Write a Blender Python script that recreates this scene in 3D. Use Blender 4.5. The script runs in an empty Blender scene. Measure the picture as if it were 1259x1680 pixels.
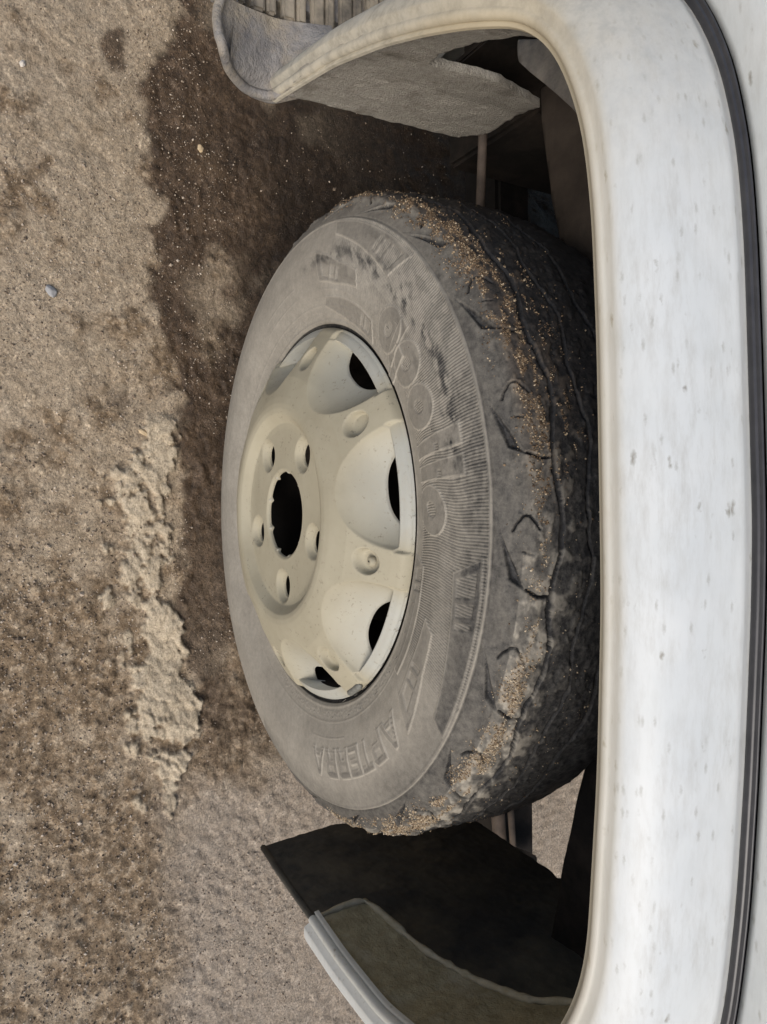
import bpy, bmesh, math
import numpy as np
from mathutils import Vector, Matrix

C = bpy.context.scene.collection
sc = bpy.context.scene
rad = math.radians

# ------------------------------------------------------------------ camera
cam_d = bpy.data.cameras.new("camera")
cam = bpy.data.objects.new("camera", cam_d); C.objects.link(cam)
cam_d.sensor_fit = 'VERTICAL'; cam_d.sensor_height = 24.0; cam_d.lens = 18.0
cam_d.clip_start = 0.02; cam_d.clip_end = 500.0
cpos = Vector((-.006, -.477, 1.132)); ctgt = Vector((-.002, -.1, .494)); roll = -.008
Fv = (ctgt - cpos).normalized(); upv = Vector((-1, 0, 0))
Rv = Fv.cross(upv).normalized(); Uv = Rv.cross(Fv)
R2 = math.cos(roll)*Rv + math.sin(roll)*Uv; U2 = -math.sin(roll)*Rv + math.cos(roll)*Uv
M = Matrix((R2, U2, -Fv)).transposed().to_4x4(); M.translation = cpos
cam.matrix_world = M
sc.camera = cam

# ------------------------------------------------------------------ light
SUN_DIR = Vector((.55, -.58, .76)).normalized()      # towards the sun
el = math.asin(SUN_DIR.z); az = math.atan2(SUN_DIR.x, SUN_DIR.y)
w = bpy.data.worlds.new("World"); sc.world = w; w.use_nodes = True
nt = w.node_tree; bg = nt.nodes["Background"]
sky = nt.nodes.new("ShaderNodeTexSky"); sky.sky_type = 'NISHITA'; sky.sun_disc = False
sky.sun_elevation = el; sky.sun_rotation = az; sky.dust_density = 3.0; sky.air_density = 1.0; sky.ozone_density = 1.0
nt.links.new(sky.outputs[0], bg.inputs[0]); bg.inputs[1].default_value = .12
sd = bpy.data.lights.new("sun", 'SUN'); sd.energy = 1.3; sd.angle = rad(28); sd.color = (1, .965, .91)
so = bpy.data.objects.new("sun", sd); C.objects.link(so)
so.rotation_euler = SUN_DIR.to_track_quat('Z', 'Y').to_euler(); so.location = (3, -3, 5)
sc.view_settings.view_transform = 'Standard'; sc.view_settings.look = 'None'
sc.view_settings.gamma = 1.0; sc.view_settings.use_curve_mapping = False
sc.view_settings.exposure = 0.50

# ------------------------------------------------------------------ numpy noise
def lattice(ix, iy, seed):
    h = (ix.astype(np.int64)*374761393 + iy.astype(np.int64)*668265263 + seed*1442695041) & 0xffffffff
    h = ((h ^ (h >> 13))*1274126177) & 0xffffffff
    h = (h ^ (h >> 16)) & 0xffffffff
    return h/4294967295.0
def vnoise(x, y, seed=0):
    x, y = np.broadcast_arrays(np.asarray(x, float), np.asarray(y, float))
    ix = np.floor(x); iy = np.floor(y); fx = x-ix; fy = y-iy
    fx = fx*fx*(3-2*fx); fy = fy*fy*(3-2*fy)
    a = lattice(ix, iy, seed); b = lattice(ix+1, iy, seed); c = lattice(ix, iy+1, seed); d = lattice(ix+1, iy+1, seed)
    return (a*(1-fx)+b*fx)*(1-fy) + (c*(1-fx)+d*fx)*fy
def fbm(x, y, octaves=4, seed=0, gain=.5):
    s = 0; a = 1; t = 0
    x = np.asarray(x, float); y = np.asarray(y, float)
    for o in range(octaves):
        c_, s_ = math.cos(.6+1.1*o), math.sin(.6+1.1*o)
        s = s + a*vnoise((x*c_-y*s_)*2**o + 17.3*o, (x*s_+y*c_)*2**o - 9.1*o, seed+o*7); t += a; a *= gain
    return s/t
def sst(a, b, x):
    t = np.clip((x-a)/(b-a), 0, 1); return t*t*(3-2*t)

# ------------------------------------------------------------------ mesh helpers
def link(name, me, mat, parent=None):
    o = bpy.data.objects.new(name, me); C.objects.link(o)
    if mat: me.materials.append(mat)
    if parent: o.parent = parent
    return o
def set_attr(me, name, vals):
    a = me.attributes.new(name, 'FLOAT', 'POINT'); a.data.foreach_set('value', np.ascontiguousarray(vals, dtype=np.float32).ravel())
def mesh_quads(name, V, Q, smooth=True, attrs=None):
    V = np.ascontiguousarray(V, dtype=np.float32); Q = np.ascontiguousarray(Q, dtype=np.int32)
    k = Q.shape[1]
    me = bpy.data.meshes.new(name)
    me.vertices.add(len(V)); me.vertices.foreach_set('co', V.ravel())
    me.loops.add(Q.size); me.loops.foreach_set('vertex_index', Q.ravel())
    me.polygons.add(len(Q)); me.polygons.foreach_set('loop_start', np.arange(0, Q.size, k, dtype=np.int32))
    me.polygons.foreach_set('use_smooth', np.full(len(Q), smooth, dtype=bool))
    me.update(calc_edges=True); me.validate()
    for n, v in (attrs or {}).items(): set_attr(me, n, v)
    return me
def grid_quads(nu, nv, wrap=False):
    i = np.arange(nu if wrap else nu-1)[:, None]; j = np.arange(nv-1)[None, :]
    i2 = (i+1) % nu
    return np.stack([i*nv+j, i2*nv+j, i2*nv+j+1, i*nv+j+1], -1).reshape(-1, 4)
def flip(Q): return Q[:, ::-1]
def grid_obj(name, P, mat, parent=None, wrap=False, rev=False, attrs=None, thick=0):
    nu, nv, _ = P.shape
    Q = grid_quads(nu, nv, wrap)
    if rev: Q = flip(Q)
    o = link(name, mesh_quads(name, P.reshape(-1, 3), Q, True, attrs), mat, parent)
    if thick:
        m = o.modifiers.new("thickness", 'SOLIDIFY'); m.thickness = thick; m.offset = -1
    return o
def clip_grid(V, Q, f, wall=None, attrs=None):
    """keeps the part of a quad grid where f>0; wall = vector field giving the rim of the cut a depth"""
    V = np.asarray(V, float); pos = f > 0
    cnt = pos[Q].sum(1)
    faces = [list(map(int, q)) for q in Q[cnt == 4]]
    newv = []; src = []; cache = {}; walls = []
    n0 = len(V)
    def cut(a, b):
        k = (a, b) if a < b else (b, a)
        if k not in cache:
            t = f[k[0]]/(f[k[0]]-f[k[1]])
            newv.append(V[k[0]]*(1-t)+V[k[1]]*t); src.append((k[0], k[1], t)); cache[k] = n0+len(newv)-1
        return cache[k]
    for q in Q[(cnt > 0) & (cnt < 4)]:
        poly = []; cuts = []
        for a, b in zip(q, np.roll(q, -1)):
            a = int(a); b = int(b)
            if pos[a]: poly.append(a)
            if pos[a] != pos[b]:
                c = cut(a, b); poly.append(c); cuts.append((c, bool(pos[a])))
        if len(poly) >= 3: faces.append(poly)
        if len(cuts) == 2:
            c0 = [c for c, p in cuts if p][0]; c1 = [c for c, p in cuts if not p][0]
            walls.append((c0, c1))
    W = np.vstack([V, np.array(newv).reshape(-1, 3)])
    at = {}
    for n, a in (attrs or {}).items():
        at[n] = np.concatenate([a, np.array([a[i]*(1-t)+a[j]*t for i, j, t in src])]) if src else a
    if wall is not None and walls:
        used = sorted({c for p in walls for c in p}); mp = {c: len(W)+k for k, c in enumerate(used)}
        W = np.vstack([W, W[used]+np.asarray(wall)])
        for n in at: at[n] = np.concatenate([at[n], at[n][used]])
        for a, b in walls: faces.append([b, a, mp[a], mp[b]])
    used = np.unique(np.concatenate([np.array(f_) for f_ in faces])); mp = np.full(len(W), -1); mp[used] = np.arange(len(used))
    faces = [[int(mp[i]) for i in f_] for f_ in faces]
    return W[used], faces, {n: a[used] for n, a in at.items()}
def mesh_faces(name, V, faces, smooth=True, attrs=None):
    me = bpy.data.meshes.new(name); me.from_pydata([tuple(v) for v in V], [], faces); me.update()
    me.polygons.foreach_set('use_smooth', np.full(len(me.polygons), smooth, dtype=bool))
    for n, a in (attrs or {}).items(): set_attr(me, n, a)
    return me
def tag(o, label=None, cat=None, group=None, kind=None):
    if label: o['label'] = label
    if cat: o['category'] = cat
    if group: o['group'] = group
    if kind: o['kind'] = kind
    return o
def empty(name, loc=(0, 0, 0), parent=None):
    o = bpy.data.objects.new(name, None); C.objects.link(o); o.location = loc; o.empty_display_size = .1
    if parent: o.parent = parent
    return o
def box_obj(name, lo, hi, mat, parent=None, bev=.004, rot=None):
    bm = bmesh.new(); bmesh.ops.create_cube(bm, size=1)
    lo = Vector(lo); hi = Vector(hi); c = (lo+hi)/2; s = hi-lo
    for v in bm.verts: v.co = Vector((v.co.x*s.x, v.co.y*s.y, v.co.z*s.z))
    bmesh.ops.bevel(bm, geom=bm.edges[:], offset=bev, segments=2, affect='EDGES')
    if rot is not None: bmesh.ops.rotate(bm, verts=bm.verts, cent=(0, 0, 0), matrix=rot)
    bmesh.ops.translate(bm, verts=bm.verts, vec=c)
    me = bpy.data.meshes.new(name); bm.to_mesh(me); bm.free()
    return link(name, me, mat, parent)
def tube(name, pts, r, mat, parent=None, seg=14):
    pts = [Vector(p) for p in pts]; rows = []
    for i, p in enumerate(pts):
        t = (pts[min(i+1, len(pts)-1)]-pts[max(i-1, 0)]).normalized()
        a = t.cross(Vector((0, 0, 1)) if abs(t.z) < .9 else Vector((1, 0, 0))).normalized(); b = t.cross(a)
        rr = r[i] if isinstance(r, (list, tuple)) else r
        rows.append([p+a*(rr*math.cos(k*2*math.pi/seg))+b*(rr*math.sin(k*2*math.pi/seg)) for k in range(seg)])
    P = np.array([[list(v) for v in row] for row in rows])
    V = P.reshape(-1, 3); n = len(pts); Q = []
    for i in range(n-1):
        for k in range(seg):
            k2 = (k+1) % seg; Q.append([i*seg+k, i*seg+k2, (i+1)*seg+k2, (i+1)*seg+k])
    Q.append(list(range(seg))[::-1]); Q.append([(n-1)*seg+k for k in range(seg)])
    return link(name, mesh_faces(name, V, Q), mat, parent)
def lathe(name, prof, y_axis_z, mat, parent=None, n=96, rev=False):
    a = np.linspace(0, 2*np.pi, n, endpoint=False)[:, None]
    pr = np.array(prof); r = pr[:, 0][None]; y = pr[:, 1][None]
    P = np.stack([r*np.cos(a), np.broadcast_to(y, (n, len(pr))), y_axis_z+r*np.sin(a)], -1)
    return grid_obj(name, P, mat, parent, wrap=True, rev=rev)
def resample(pts, n, smooth=0):
    p = np.array(pts, float); d = np.r_[0, np.cumsum(np.linalg.norm(np.diff(p[:, :3], axis=0), axis=1))]
    t = np.linspace(0, d[-1], n); q = np.stack([np.interp(t, d, p[:, k]) for k in range(p.shape[1])], 1)
    for _ in range(smooth):
        q[1:-1] = q[1:-1]*.5 + (q[:-2]+q[2:])*.25
    return q

# ------------------------------------------------------------------ material helpers
class NB:
    def __init__(s, name):
        s.m = bpy.data.materials.new(name); s.m.use_nodes = True; s.t = s.m.node_tree
        s.b = s.t.nodes["Principled BSDF"]
    def n(s, typ, **kw):
        nd = s.t.nodes.new(typ)
        for k, v in kw.items():
            if k.startswith('i_'):
                nd.inputs[k[2:].replace('_', ' ')].default_value = v
            else: setattr(nd, k, v)
        return nd
    def l(s, a, b): s.t.links.new(a, b)
    def coord(s):
        if not hasattr(s, 'tc'): s.tc = s.n("ShaderNodeTexCoord")
        return s.tc.outputs['Object']
    def noise(s, scale, detail=4, rough=.55, stretch=None):
        nd = s.n("ShaderNodeTexNoise"); nd.inputs['Scale'].default_value = scale
        nd.inputs['Detail'].default_value = detail; nd.inputs['Roughness'].default_value = rough
        src = s.coord()
        if stretch:
            mp = s.n("ShaderNodeMapping"); mp.inputs['Scale'].default_value = stretch; s.l(src, mp.inputs[0]); src = mp.outputs[0]
        s.l(src, nd.inputs['Vector']); return nd.outputs['Fac']
    def voro(s, scale):
        nd = s.n("ShaderNodeTexVoronoi"); nd.inputs['Scale'].default_value = scale; s.l(s.coord(), nd.inputs['Vector']); return nd
    def attr(s, name):
        nd = s.n("ShaderNodeAttribute"); nd.attribute_name = name; return nd.outputs['Fac']
    def ramp(s, fac, stops):
        nd = s.n("ShaderNodeValToRGB"); cr = nd.color_ramp
        while len(cr.elements) < len(stops): cr.elements.new(.5)
        for e, (p, c) in zip(cr.elements, stops):
            e.position = p; e.color = (c, c, c, 1) if isinstance(c, (int, float)) else (*c, 1)
        s.l(fac, nd.inputs[0]); return nd.outputs[0]
    def mix(s, fac, a, b, mode='MIX'):
        nd = s.n("ShaderNodeMix", data_type='RGBA', blend_type=mode)
        for v, i in ((fac, 0), (a, 6), (b, 7)):
            if isinstance(v, (int, float)): nd.inputs[i].default_value = v
            elif isinstance(v, tuple): nd.inputs[i].default_value = (*v, 1)
            else: s.l(v, nd.inputs[i])
        return nd.outputs[2]
    def math(s, op, a, b=0.0, clamp=False):
        nd = s.n("ShaderNodeMath", operation=op, use_clamp=clamp)
        for v, i in ((a, 0), (b, 1)):
            if isinstance(v, (int, float)): nd.inputs[i].default_value = v
            else: s.l(v, nd.inputs[i])
        return nd.outputs[0]
    def out(s, col=None, rough=None, bump=None, bump_str=.3, dist=.001, metal=None, spec=None):
        for v, k in ((col, 'Base Color'), (rough, 'Roughness'), (metal, 'Metallic'), (spec, 'Specular IOR Level')):
            if v is None: continue
            if isinstance(v, tuple): s.b.inputs[k].default_value = (*v, 1)
            elif isinstance(v, (int, float)): s.b.inputs[k].default_value = v
            else: s.l(v, s.b.inputs[k])
        if bump is not None:
            nd = s.n("ShaderNodeBump"); nd.inputs['Strength'].default_value = bump_str; nd.inputs['Distance'].default_value = dist
            s.l(bump, nd.inputs['Height']); s.l(nd.outputs[0], s.b.inputs['Normal'])
        return s.m

def m_ground():
    b = NB("soil")
    wet_shade, mud, rough_, smooth = b.attr('wet_shade'), b.attr('mud'), b.attr('damp'), b.attr('packed')
    n1 = b.noise(9, 6, .65); n2 = b.noise(60, 6, .7); n3 = b.noise(320, 4, .7); n4 = b.noise(900, 2, .6)
    dry = b.ramp(n2, [(.25, (.205, .155, .098)), (.5, (.345, .272, .185)), (.75, (.46, .375, .27))])
    dry = b.mix(b.ramp(n1, [(.35, 0.), (.65, .5)]), dry, (.395, .322, .232))
    damp = b.ramp(n2, [(.30, (.075, .050, .029)), (.50, (.215, .155, .095)), (.70, (.46, .37, .26))])
    packed = b.ramp(n2, [(.3, (.265, .212, .155)), (.7, (.36, .302, .235))])
    col = b.mix(rough_, dry, damp)
    col = b.mix(smooth, col, packed)
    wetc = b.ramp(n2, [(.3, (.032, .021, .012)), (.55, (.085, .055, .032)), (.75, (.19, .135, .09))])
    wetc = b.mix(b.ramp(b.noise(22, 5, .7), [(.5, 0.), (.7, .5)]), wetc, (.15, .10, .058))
    col = b.mix(wet_shade, col, wetc)
    col = b.mix(b.math('MULTIPLY', b.attr('car_shade'), .8), col, (.022, .015, .010))  # shade under the car mixed into the soil colour, nearly black
    mudc = b.ramp(n2, [(.3, (.40, .325, .225)), (.7, (.53, .445, .32))])
    col = b.mix(mud, col, mudc)
    vc = b.voro(300); cellt = b.n("ShaderNodeSeparateColor"); b.l(vc.outputs['Color'], cellt.inputs[0])
    tone = b.ramp(cellt.outputs[0], [(0, .62), (.45, .95), (.8, 1.05), (1., 1.45)])
    tone = b.mix(b.math('MULTIPLY', b.ramp(b.noise(30, 4, .7), [(.38, .25), (.6, .9)]), b.math('SUBTRACT', 1.0, b.math('MULTIPLY', mud, .8), True)), (1., 1., 1.), tone)
    col = b.mix(1.0, col, tone, 'MULTIPLY')
    pit = b.ramp(b.noise(140, 5, .75), [(.30, .5), (.42, 1.)])
    col = b.mix(1.0, col, pit, 'MULTIPLY')
    sp = b.ramp(n3, [(.3, .55), (.5, 1.), (.7, 1.3)])
    col = b.mix(1.0, col, sp, 'MULTIPLY')
    v = b.voro(420)
    grit = b.math('MULTIPLY', b.ramp(v.outputs['Distance'], [(.12, 1.), (.22, 0.)]), b.ramp(b.noise(40, 3, .6), [(.5, 0.), (.68, .75)]))
    grit = b.math('MULTIPLY', grit, b.math('SUBTRACT', 1.0, mud, True))
    col = b.mix(grit, col, (.5, .42, .33))
    h = b.math('ADD', b.math('MULTIPLY', n3, .6), b.math('ADD', b.math('MULTIPLY', n2, 1.0), b.math('MULTIPLY', n4, .25)))
    rgh = b.mix(wet_shade, (.92, .92, .92), (.5, .5, .5))
    return b.out(col, rgh, h, .7, .0035, spec=.3)
def m_tyre():
    b = NB("dusty_rubber")
    dust_shade, brown = b.attr('dust_shade'), b.attr('brown')
    n1 = b.noise(25, 5, .65); n2 = b.noise(160, 5, .7); n3 = b.noise(700, 3, .6)
    rub = b.ramp(n2, [(.3, (.017, .0172, .0182)), (.7, (.036, .036, .0375))])
    dc = b.ramp(n1, [(.3, (.30, .275, .23)), (.7, (.375, .345, .29))])
    dc = b.mix(brown, dc, (.16, .11, .068))
    f = b.math('ADD', dust_shade, b.math('MULTIPLY', b.math('SUBTRACT', n2, .5), .55), True)
    f = b.math('ADD', f, b.math('MULTIPLY', b.math('SUBTRACT', n3, .5), .25), True)
    col = b.mix(f, rub, dc)
    rgh = b.mix(f, (.68, .68, .68), (.92, .92, .92))
    return b.out(col, rgh, b.math('ADD', n2, b.math('MULTIPLY', n3, .5)), .35, .0008, spec=.25)
def m_rim():
    b = NB("cream_wheel_paint")
    n1 = b.noise(14, 5, .6); n2 = b.noise(260, 3, .6); n3 = b.noise(45, 4, .6)
    clean = b.attr('clean')
    base = b.ramp(n1, [(.3, (.285, .255, .18)), (.7, (.36, .328, .24))])
    base = b.mix(clean, base, (.40, .415, .395))
    spk = b.math('MULTIPLY', b.ramp(n2, [(.60, 0.), (.68, .8)]), b.ramp(n3, [(.44, 0.), (.60, 1.)]))
    col = b.mix(spk, base, (.16, .14, .10))
    col = b.mix(b.ramp(b.noise(120, 5, .7), [(.45, 0.), (.8, .35)]), col, (.36, .32, .24))
    return b.out(col, b.mix(clean, (.75, .75, .75), (.5, .5, .5)), b.noise(130, 6, .75), .25, .0005)
def m_white():
    b = NB("white_paint")
    dirt, lip = b.attr('dirt'), b.attr('lip')
    n1 = b.noise(30, 5, .6); n3 = b.noise(18, 4, .6)
    def specks(scale, r0, r1, thr, st):
        vs = b.n("ShaderNodeTexVoronoi"); vs.inputs['Scale'].default_value = scale
        mp = b.n("ShaderNodeMapping"); mp.inputs['Scale'].default_value = (st, 1, 1); wn = b.n("ShaderNodeTexNoise"); wn.inputs['Scale'].default_value = scale*2.2; wn.inputs['Detail'].default_value = 3; b.l(b.coord(), wn.inputs['Vector'])
        ad = b.n("ShaderNodeVectorMath", operation='MULTIPLY_ADD'); b.l(wn.outputs['Color'], ad.inputs[0]); ad.inputs[1].default_value = (.55/scale,)*3; b.l(b.coord(), ad.inputs[2])
        b.l(ad.outputs[0], mp.inputs[0]); b.l(mp.outputs[0], vs.inputs['Vector'])
        sc_ = b.n("ShaderNodeSeparateColor"); b.l(vs.outputs['Color'], sc_.inputs[0])
        return b.math('MULTIPLY', b.ramp(vs.outputs['Distance'], [(r0, 1.), (r1, 0.)]), b.ramp(sc_.outputs[0], [(thr, 0.), (min(1, thr+.12), 1.)]))
    base = b.ramp(n1, [(.3, (.50, .522, .518)), (.7, (.55, .566, .556))])
    film = b.math('MULTIPLY', b.ramp(b.noise(170, 5, .75, (.22, 1, 1)), [(.44, 0.), (.70, .55)]), b.ramp(n3, [(.35, .35), (.65, 1.)]))
    col = b.mix(film, base, (.36, .355, .325))
    col = b.mix(b.math('MULTIPLY', specks(260, .08, .34, .66, .30), .5), col, (.25, .24, .21))
    col = b.mix(b.math('MULTIPLY', specks(105, .05, .20, .74, .36), .8), col, (.20, .185, .15))
    col = b.mix(b.math('MULTIPLY', specks(40, .03, .085, .84, .42), .9), col, (.15, .13, .10))
    dl = b.math('MULTIPLY', dirt, b.math('ADD', .55, b.math('MULTIPLY', n1, .9)), True)
    col = b.mix(dl, col, b.mix(b.ramp(b.noise(70, 5, .7), [(.42, 0.), (.64, .8)]), (.45, .415, .335), (.27, .25, .205)))
    col = b.mix(lip, col, (.43, .36, .235))
    return b.out(col, b.mix(dl, (.46, .46, .46), (.75, .75, .75)), b.noise(300, 3, .6), .03, .0005)
def m_simple(name, c0, c1, rough=.6, sc_=60, bump=.3, dist=.001, metal=0, spec=.4, spots=None, spot_scale=40, thr=(.5, .65)):
    b = NB(name)
    n = b.noise(sc_, 6, .65)
    col = b.ramp(n, [(.3, c0), (.7, c1)])
    if spots:
        col = b.mix(b.ramp(b.noise(spot_scale, 5, .65), [(thr[0], 0.), (thr[1], 1.)]), col, spots)
    return b.out(col, rough, b.noise(sc_*3, 5, .7), bump, dist, metal, spec)
M_ground, M_tyre, M_rim, M_white = m_ground(), m_tyre(), m_rim(), m_white()
M_mudcake = m_simple("dried_mud_coat", (.31, .285, .245), (.43, .40, .345), .95, 130, 1.0, .005, spec=.2, spots=(.17, .15, .12), spot_scale=25, thr=(.55, .75))
M_black = m_simple("black_plastic", (.045, .044, .040), (.085, .078, .064), .8, 24, .5, .002, spec=.3, spots=(.20, .17, .115), spot_scale=9, thr=(.46, .80))
M_yellow = m_simple("yellowed_inner_paint", (.26, .215, .125), (.42, .36, .225), .9, 70, .9, .004, spec=.2, spots=(.42, .37, .26), spot_scale=26, thr=(.52, .70))
M_rubber = m_simple("rubber_gasket", (.022, .022, .025), (.04, .039, .042), .38, 90, .1, .0005, spec=.5)
M_under = m_simple("undercoat", (.010, .009, .008), (.024, .02, .017), .85, 20, .5, .002, spec=.2, spots=(.06, .045, .035), spot_scale=9, thr=(.5, .8))
M_rust = m_simple("dirty_steel", (.07, .055, .045), (.17, .13, .10), .75, 40, .4, .001, spec=.3)
M_beadmud = m_simple("pale_yellow_mud", (.33, .28, .18), (.46, .40, .29), .95, 90, .8, .002, spec=.2)
M_splash = m_simple("dirty_splash_panel", (.035, .028, .022), (.075, .058, .044), .9, 16, .5, .002, spec=.2)
M_bracket = m_simple("dusty_bracket", (.10, .095, .09), (.19, .175, .155), .9, 50, .6, .002, spec=.2)
M_step = m_simple("worn_grey_plastic", (.16, .152, .150), (.30, .285, .265), .9, 42, .9, .005, spec=.15, spots=(.36, .31, .235), spot_scale=15, thr=(.44, .62))
M_mat = m_simple("step_mat_rubber", (.05, .046, .040), (.15, .132, .108), .85, 50, .6, .002, spots=(.33, .285, .215), spot_scale=17, thr=(.36, .60))
M_weight = m_simple("lead_weight", (.10, .10, .09), (.17, .17, .15), .6, 200, .3, .0005)
def m_grain(name, stops, rough=.8):
    b = NB(name); return b.out(b.ramp(b.attr('tone'), stops), rough, spec=.3)
M_sand = m_grain("sand", [(0, (.06, .040, .025)), (.35, (.17, .115, .07)), (.7, (.36, .275, .175)), (1, (.60, .51, .38))])
M_gravel = m_grain("grit", [(0, (.07, .052, .037)), (.4, (.20, .15, .105)), (.75, (.38, .31, .235)), (1, (.56, .48, .38))])
M_stone_grey = m_simple("grey_stone", (.25, .25, .25), (.34, .335, .325), .85, 120, .4, .001)
M_stone_tan = m_simple("tan_stone", (.42, .31, .18), (.55, .43, .27), .85, 120, .4, .001)
M_stone_pale = m_simple("pale_stone", (.45, .40, .34), (.60, .55, .48), .85, 120, .4, .001)

# ================================================================== GROUND
def build_ground():
    x = np.r_[np.arange(-.95, -.78, .006), np.arange(-.78, .90, .0026), np.arange(.90, 1.06, .006)]; y = np.r_[np.arange(-.60, -.46, .006), np.arange(-.46, .02, .0024), np.arange(.02, .25, .0045), np.arange(.25, 1.0, .008)]
    X, Y = np.meshgrid(x, y, indexing='ij')
    wob = (fbm(X*14, Y*14, 5, 3)-.5)
    # dried tyre track of mud
    mx = [-.15, -.134, -.073, .023, .11, .206, .278, .377, .44, .50]
    mL = np.interp(X, mx, [-.205, -.236, -.237, -.246, -.247, -.239, -.223, -.211, -.205, -.20])
    mR = np.interp(X, mx, [-.19, -.166, -.176, -.163, -.185, -.160, -.134, -.139, -.160, -.19])
    e = (fbm(X*32, Y*32, 5, 11, .62)-.5)*.065
    inside = np.minimum((Y-mL)*.35, mR-Y)+e*sst(.0, .03, np.abs(Y-mL)+.012)
    mud = sst(0, .006, inside)*sst(-.17, -.10, X+wob*.12)*sst(.52, .44, X+wob*.2)
    # wet stain; its colour also paints shade by the tyre and under the car
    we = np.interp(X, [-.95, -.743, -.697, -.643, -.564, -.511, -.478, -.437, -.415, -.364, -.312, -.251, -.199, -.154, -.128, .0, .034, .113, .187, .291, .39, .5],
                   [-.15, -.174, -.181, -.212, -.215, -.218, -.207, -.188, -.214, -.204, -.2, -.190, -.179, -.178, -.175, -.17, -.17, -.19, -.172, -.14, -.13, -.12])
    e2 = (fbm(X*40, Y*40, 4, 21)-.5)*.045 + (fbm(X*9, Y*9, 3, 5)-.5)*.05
    wet_shade = sst(0, .02, Y-we+e2)
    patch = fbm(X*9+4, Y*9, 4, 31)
    wet_shade = wet_shade*np.clip(1.0-.75*sst(.50, .66, patch)*sst(.03, .10, Y-we), 0, 1)
    wet_shade *= np.interp(X, [-.95, -.1, .1, .30, .42], [1, 1, .92, .75, 0])  # kept strong beside the tyre, where it doubles as painted shade
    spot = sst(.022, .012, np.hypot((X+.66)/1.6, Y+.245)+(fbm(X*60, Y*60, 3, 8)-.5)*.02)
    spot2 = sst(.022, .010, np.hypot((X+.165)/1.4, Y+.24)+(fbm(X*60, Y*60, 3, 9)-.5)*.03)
    wet_shade = np.maximum(wet_shade, np.maximum(spot*.9, spot2*.55))
    wet_shade = np.maximum(wet_shade, .95*sst(-.02, .16, Y)*sst(.46, .25, X))  # wet colour spread under the car to paint the shade there
    car_shade = sst(-.12, .03, Y+wob*.16)*sst(.30, .1, X)*np.interp(X, [-.9, -.7, -.5], [.4, .8, 1])  # mask of the painted shade on the ground below the car
    # rough damp soil along the left / lower left, packed smooth soil in front
    d = .55*fbm(X*9, Y*9, 3, 41)+.45*fbm(X*38, Y*38, 4, 43)
    damp = sst(.40, .60, d+np.interp(X, [-.9, -.35, -.05, .15, .45, .9], [-.16, -.12, -.04, .05, .08, .06])+.05*sst(-.2, -.26, Y)*sst(0, .2, X))
    packed = sst(.36, .47, X+wob*.18+(Y+.12)*.35)*sst(-.21, -.13, Y+wob*.08)
    packed = np.maximum(packed, sst(.55, .7, Y)*sst(.2, .4, X))
    h = (fbm(X*6, Y*6, 4, 51)-.5)*.012 + (fbm(X*30, Y*30, 4, 61)-.5)*.006*(1-.6*packed)
    h += (fbm(X*85, Y*85, 4, 71)-.5)*.008*damp + (fbm(X*120, Y*120, 2, 75)-.5)*.0022*(1-.7*packed)
    # lug print pressed into the mud
    v = X*math.cos(.5)+Y*math.sin(.5)
    lug = np.abs(((X*.86-(Y+.2)*1.1+wob*.16)/.034) % 1-.5)*2
    lug2 = np.abs(((X*.5+(Y+.2)*1.5+wob*.2)/.055) % 1-.5)*2
    tread = sst(.25, .6, lug)*.6+sst(.3, .6, lug2)*.4
    rid = 1-np.abs(fbm(X*26+wob*.8, Y*26, 3, 83)*2-1)                     # cracks and lug cuts in the crust
    rid2 = 1-np.abs(fbm(X*60, Y*60, 3, 85)*2-1)
    cut = sst(.90, .985, rid)*.6+sst(.92, .99, rid2)*.35*sst(.45, .6, fbm(X*10, Y*10, 2, 87))
    gash = sst(.80, .95, lug)*sst(.55, .68, fbm(X*13, Y*13, 2, 89))
    h += mud*(.0065+(fbm(X*40, Y*40, 5, 81)-.5)*.009-.0035*cut-.004*gash+.002*tread*sst(.45, .65, fbm(X*9, Y*9, 2, 84)))
    clod = sst(.60, .78, fbm(X*75, Y*75, 3, 95))*sst(.35, .6, fbm(X*12, Y*12, 3, 97))
    h += clod*.0026*np.interp(X, [-.2, .2], [.5, 1])*(1-.8*packed)*(1-mud)
    flat = sst(.20, .06, np.hypot(X/1.2, (Y)/.8))            # pressed flat under the tyre
    h = h*(1-flat)-.002*flat
    edge = np.minimum.reduce([X-x[0], x[-1]-X, Y-y[0], y[-1]-Y]); h *= sst(0, .06, edge)
    nu, nv = X.shape
    V = np.stack([X, Y, h], -1).reshape(-1, 3); Q = grid_quads(nu, nv)
    # the sheet goes on to the horizon
    B = 120.0; x0, x1, y0, y1 = x[0], x[-1], y[0], y[-1]
    base = len(V)
    far = np.array([(-B, -B, 0), (B, -B, 0), (B, B, 0), (-B, B, 0), (x0, y0, 0), (x1, y0, 0), (x1, y1, 0), (x0, y1, 0)])
    V = np.vstack([V, far]); b = base
    Q = np.vstack([Q, [[b, b+1, b+5, b+4], [b+1, b+2, b+6, b+5], [b+2, b+3, b+7, b+6], [b+3, b, b+4, b+7]]])
    ext = lambda a, v: np.r_[a.ravel(), np.full(8, v)]
    me = mesh_quads("ground", V, Q, True, dict(car_shade=ext(car_shade, 0), wet_shade=ext(wet_shade, 0), mud=ext(mud, 0), damp=ext(damp, .3), packed=ext(packed, .3)))
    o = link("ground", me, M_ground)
    tag(o, "dry brown dirt ground with a wet stain and a ridge of dried mud", kind='structure')
    return x, y, h, wet_shade, mud, packed
gx, gy, gh, gwet, gmud, gpk = build_ground()
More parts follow.
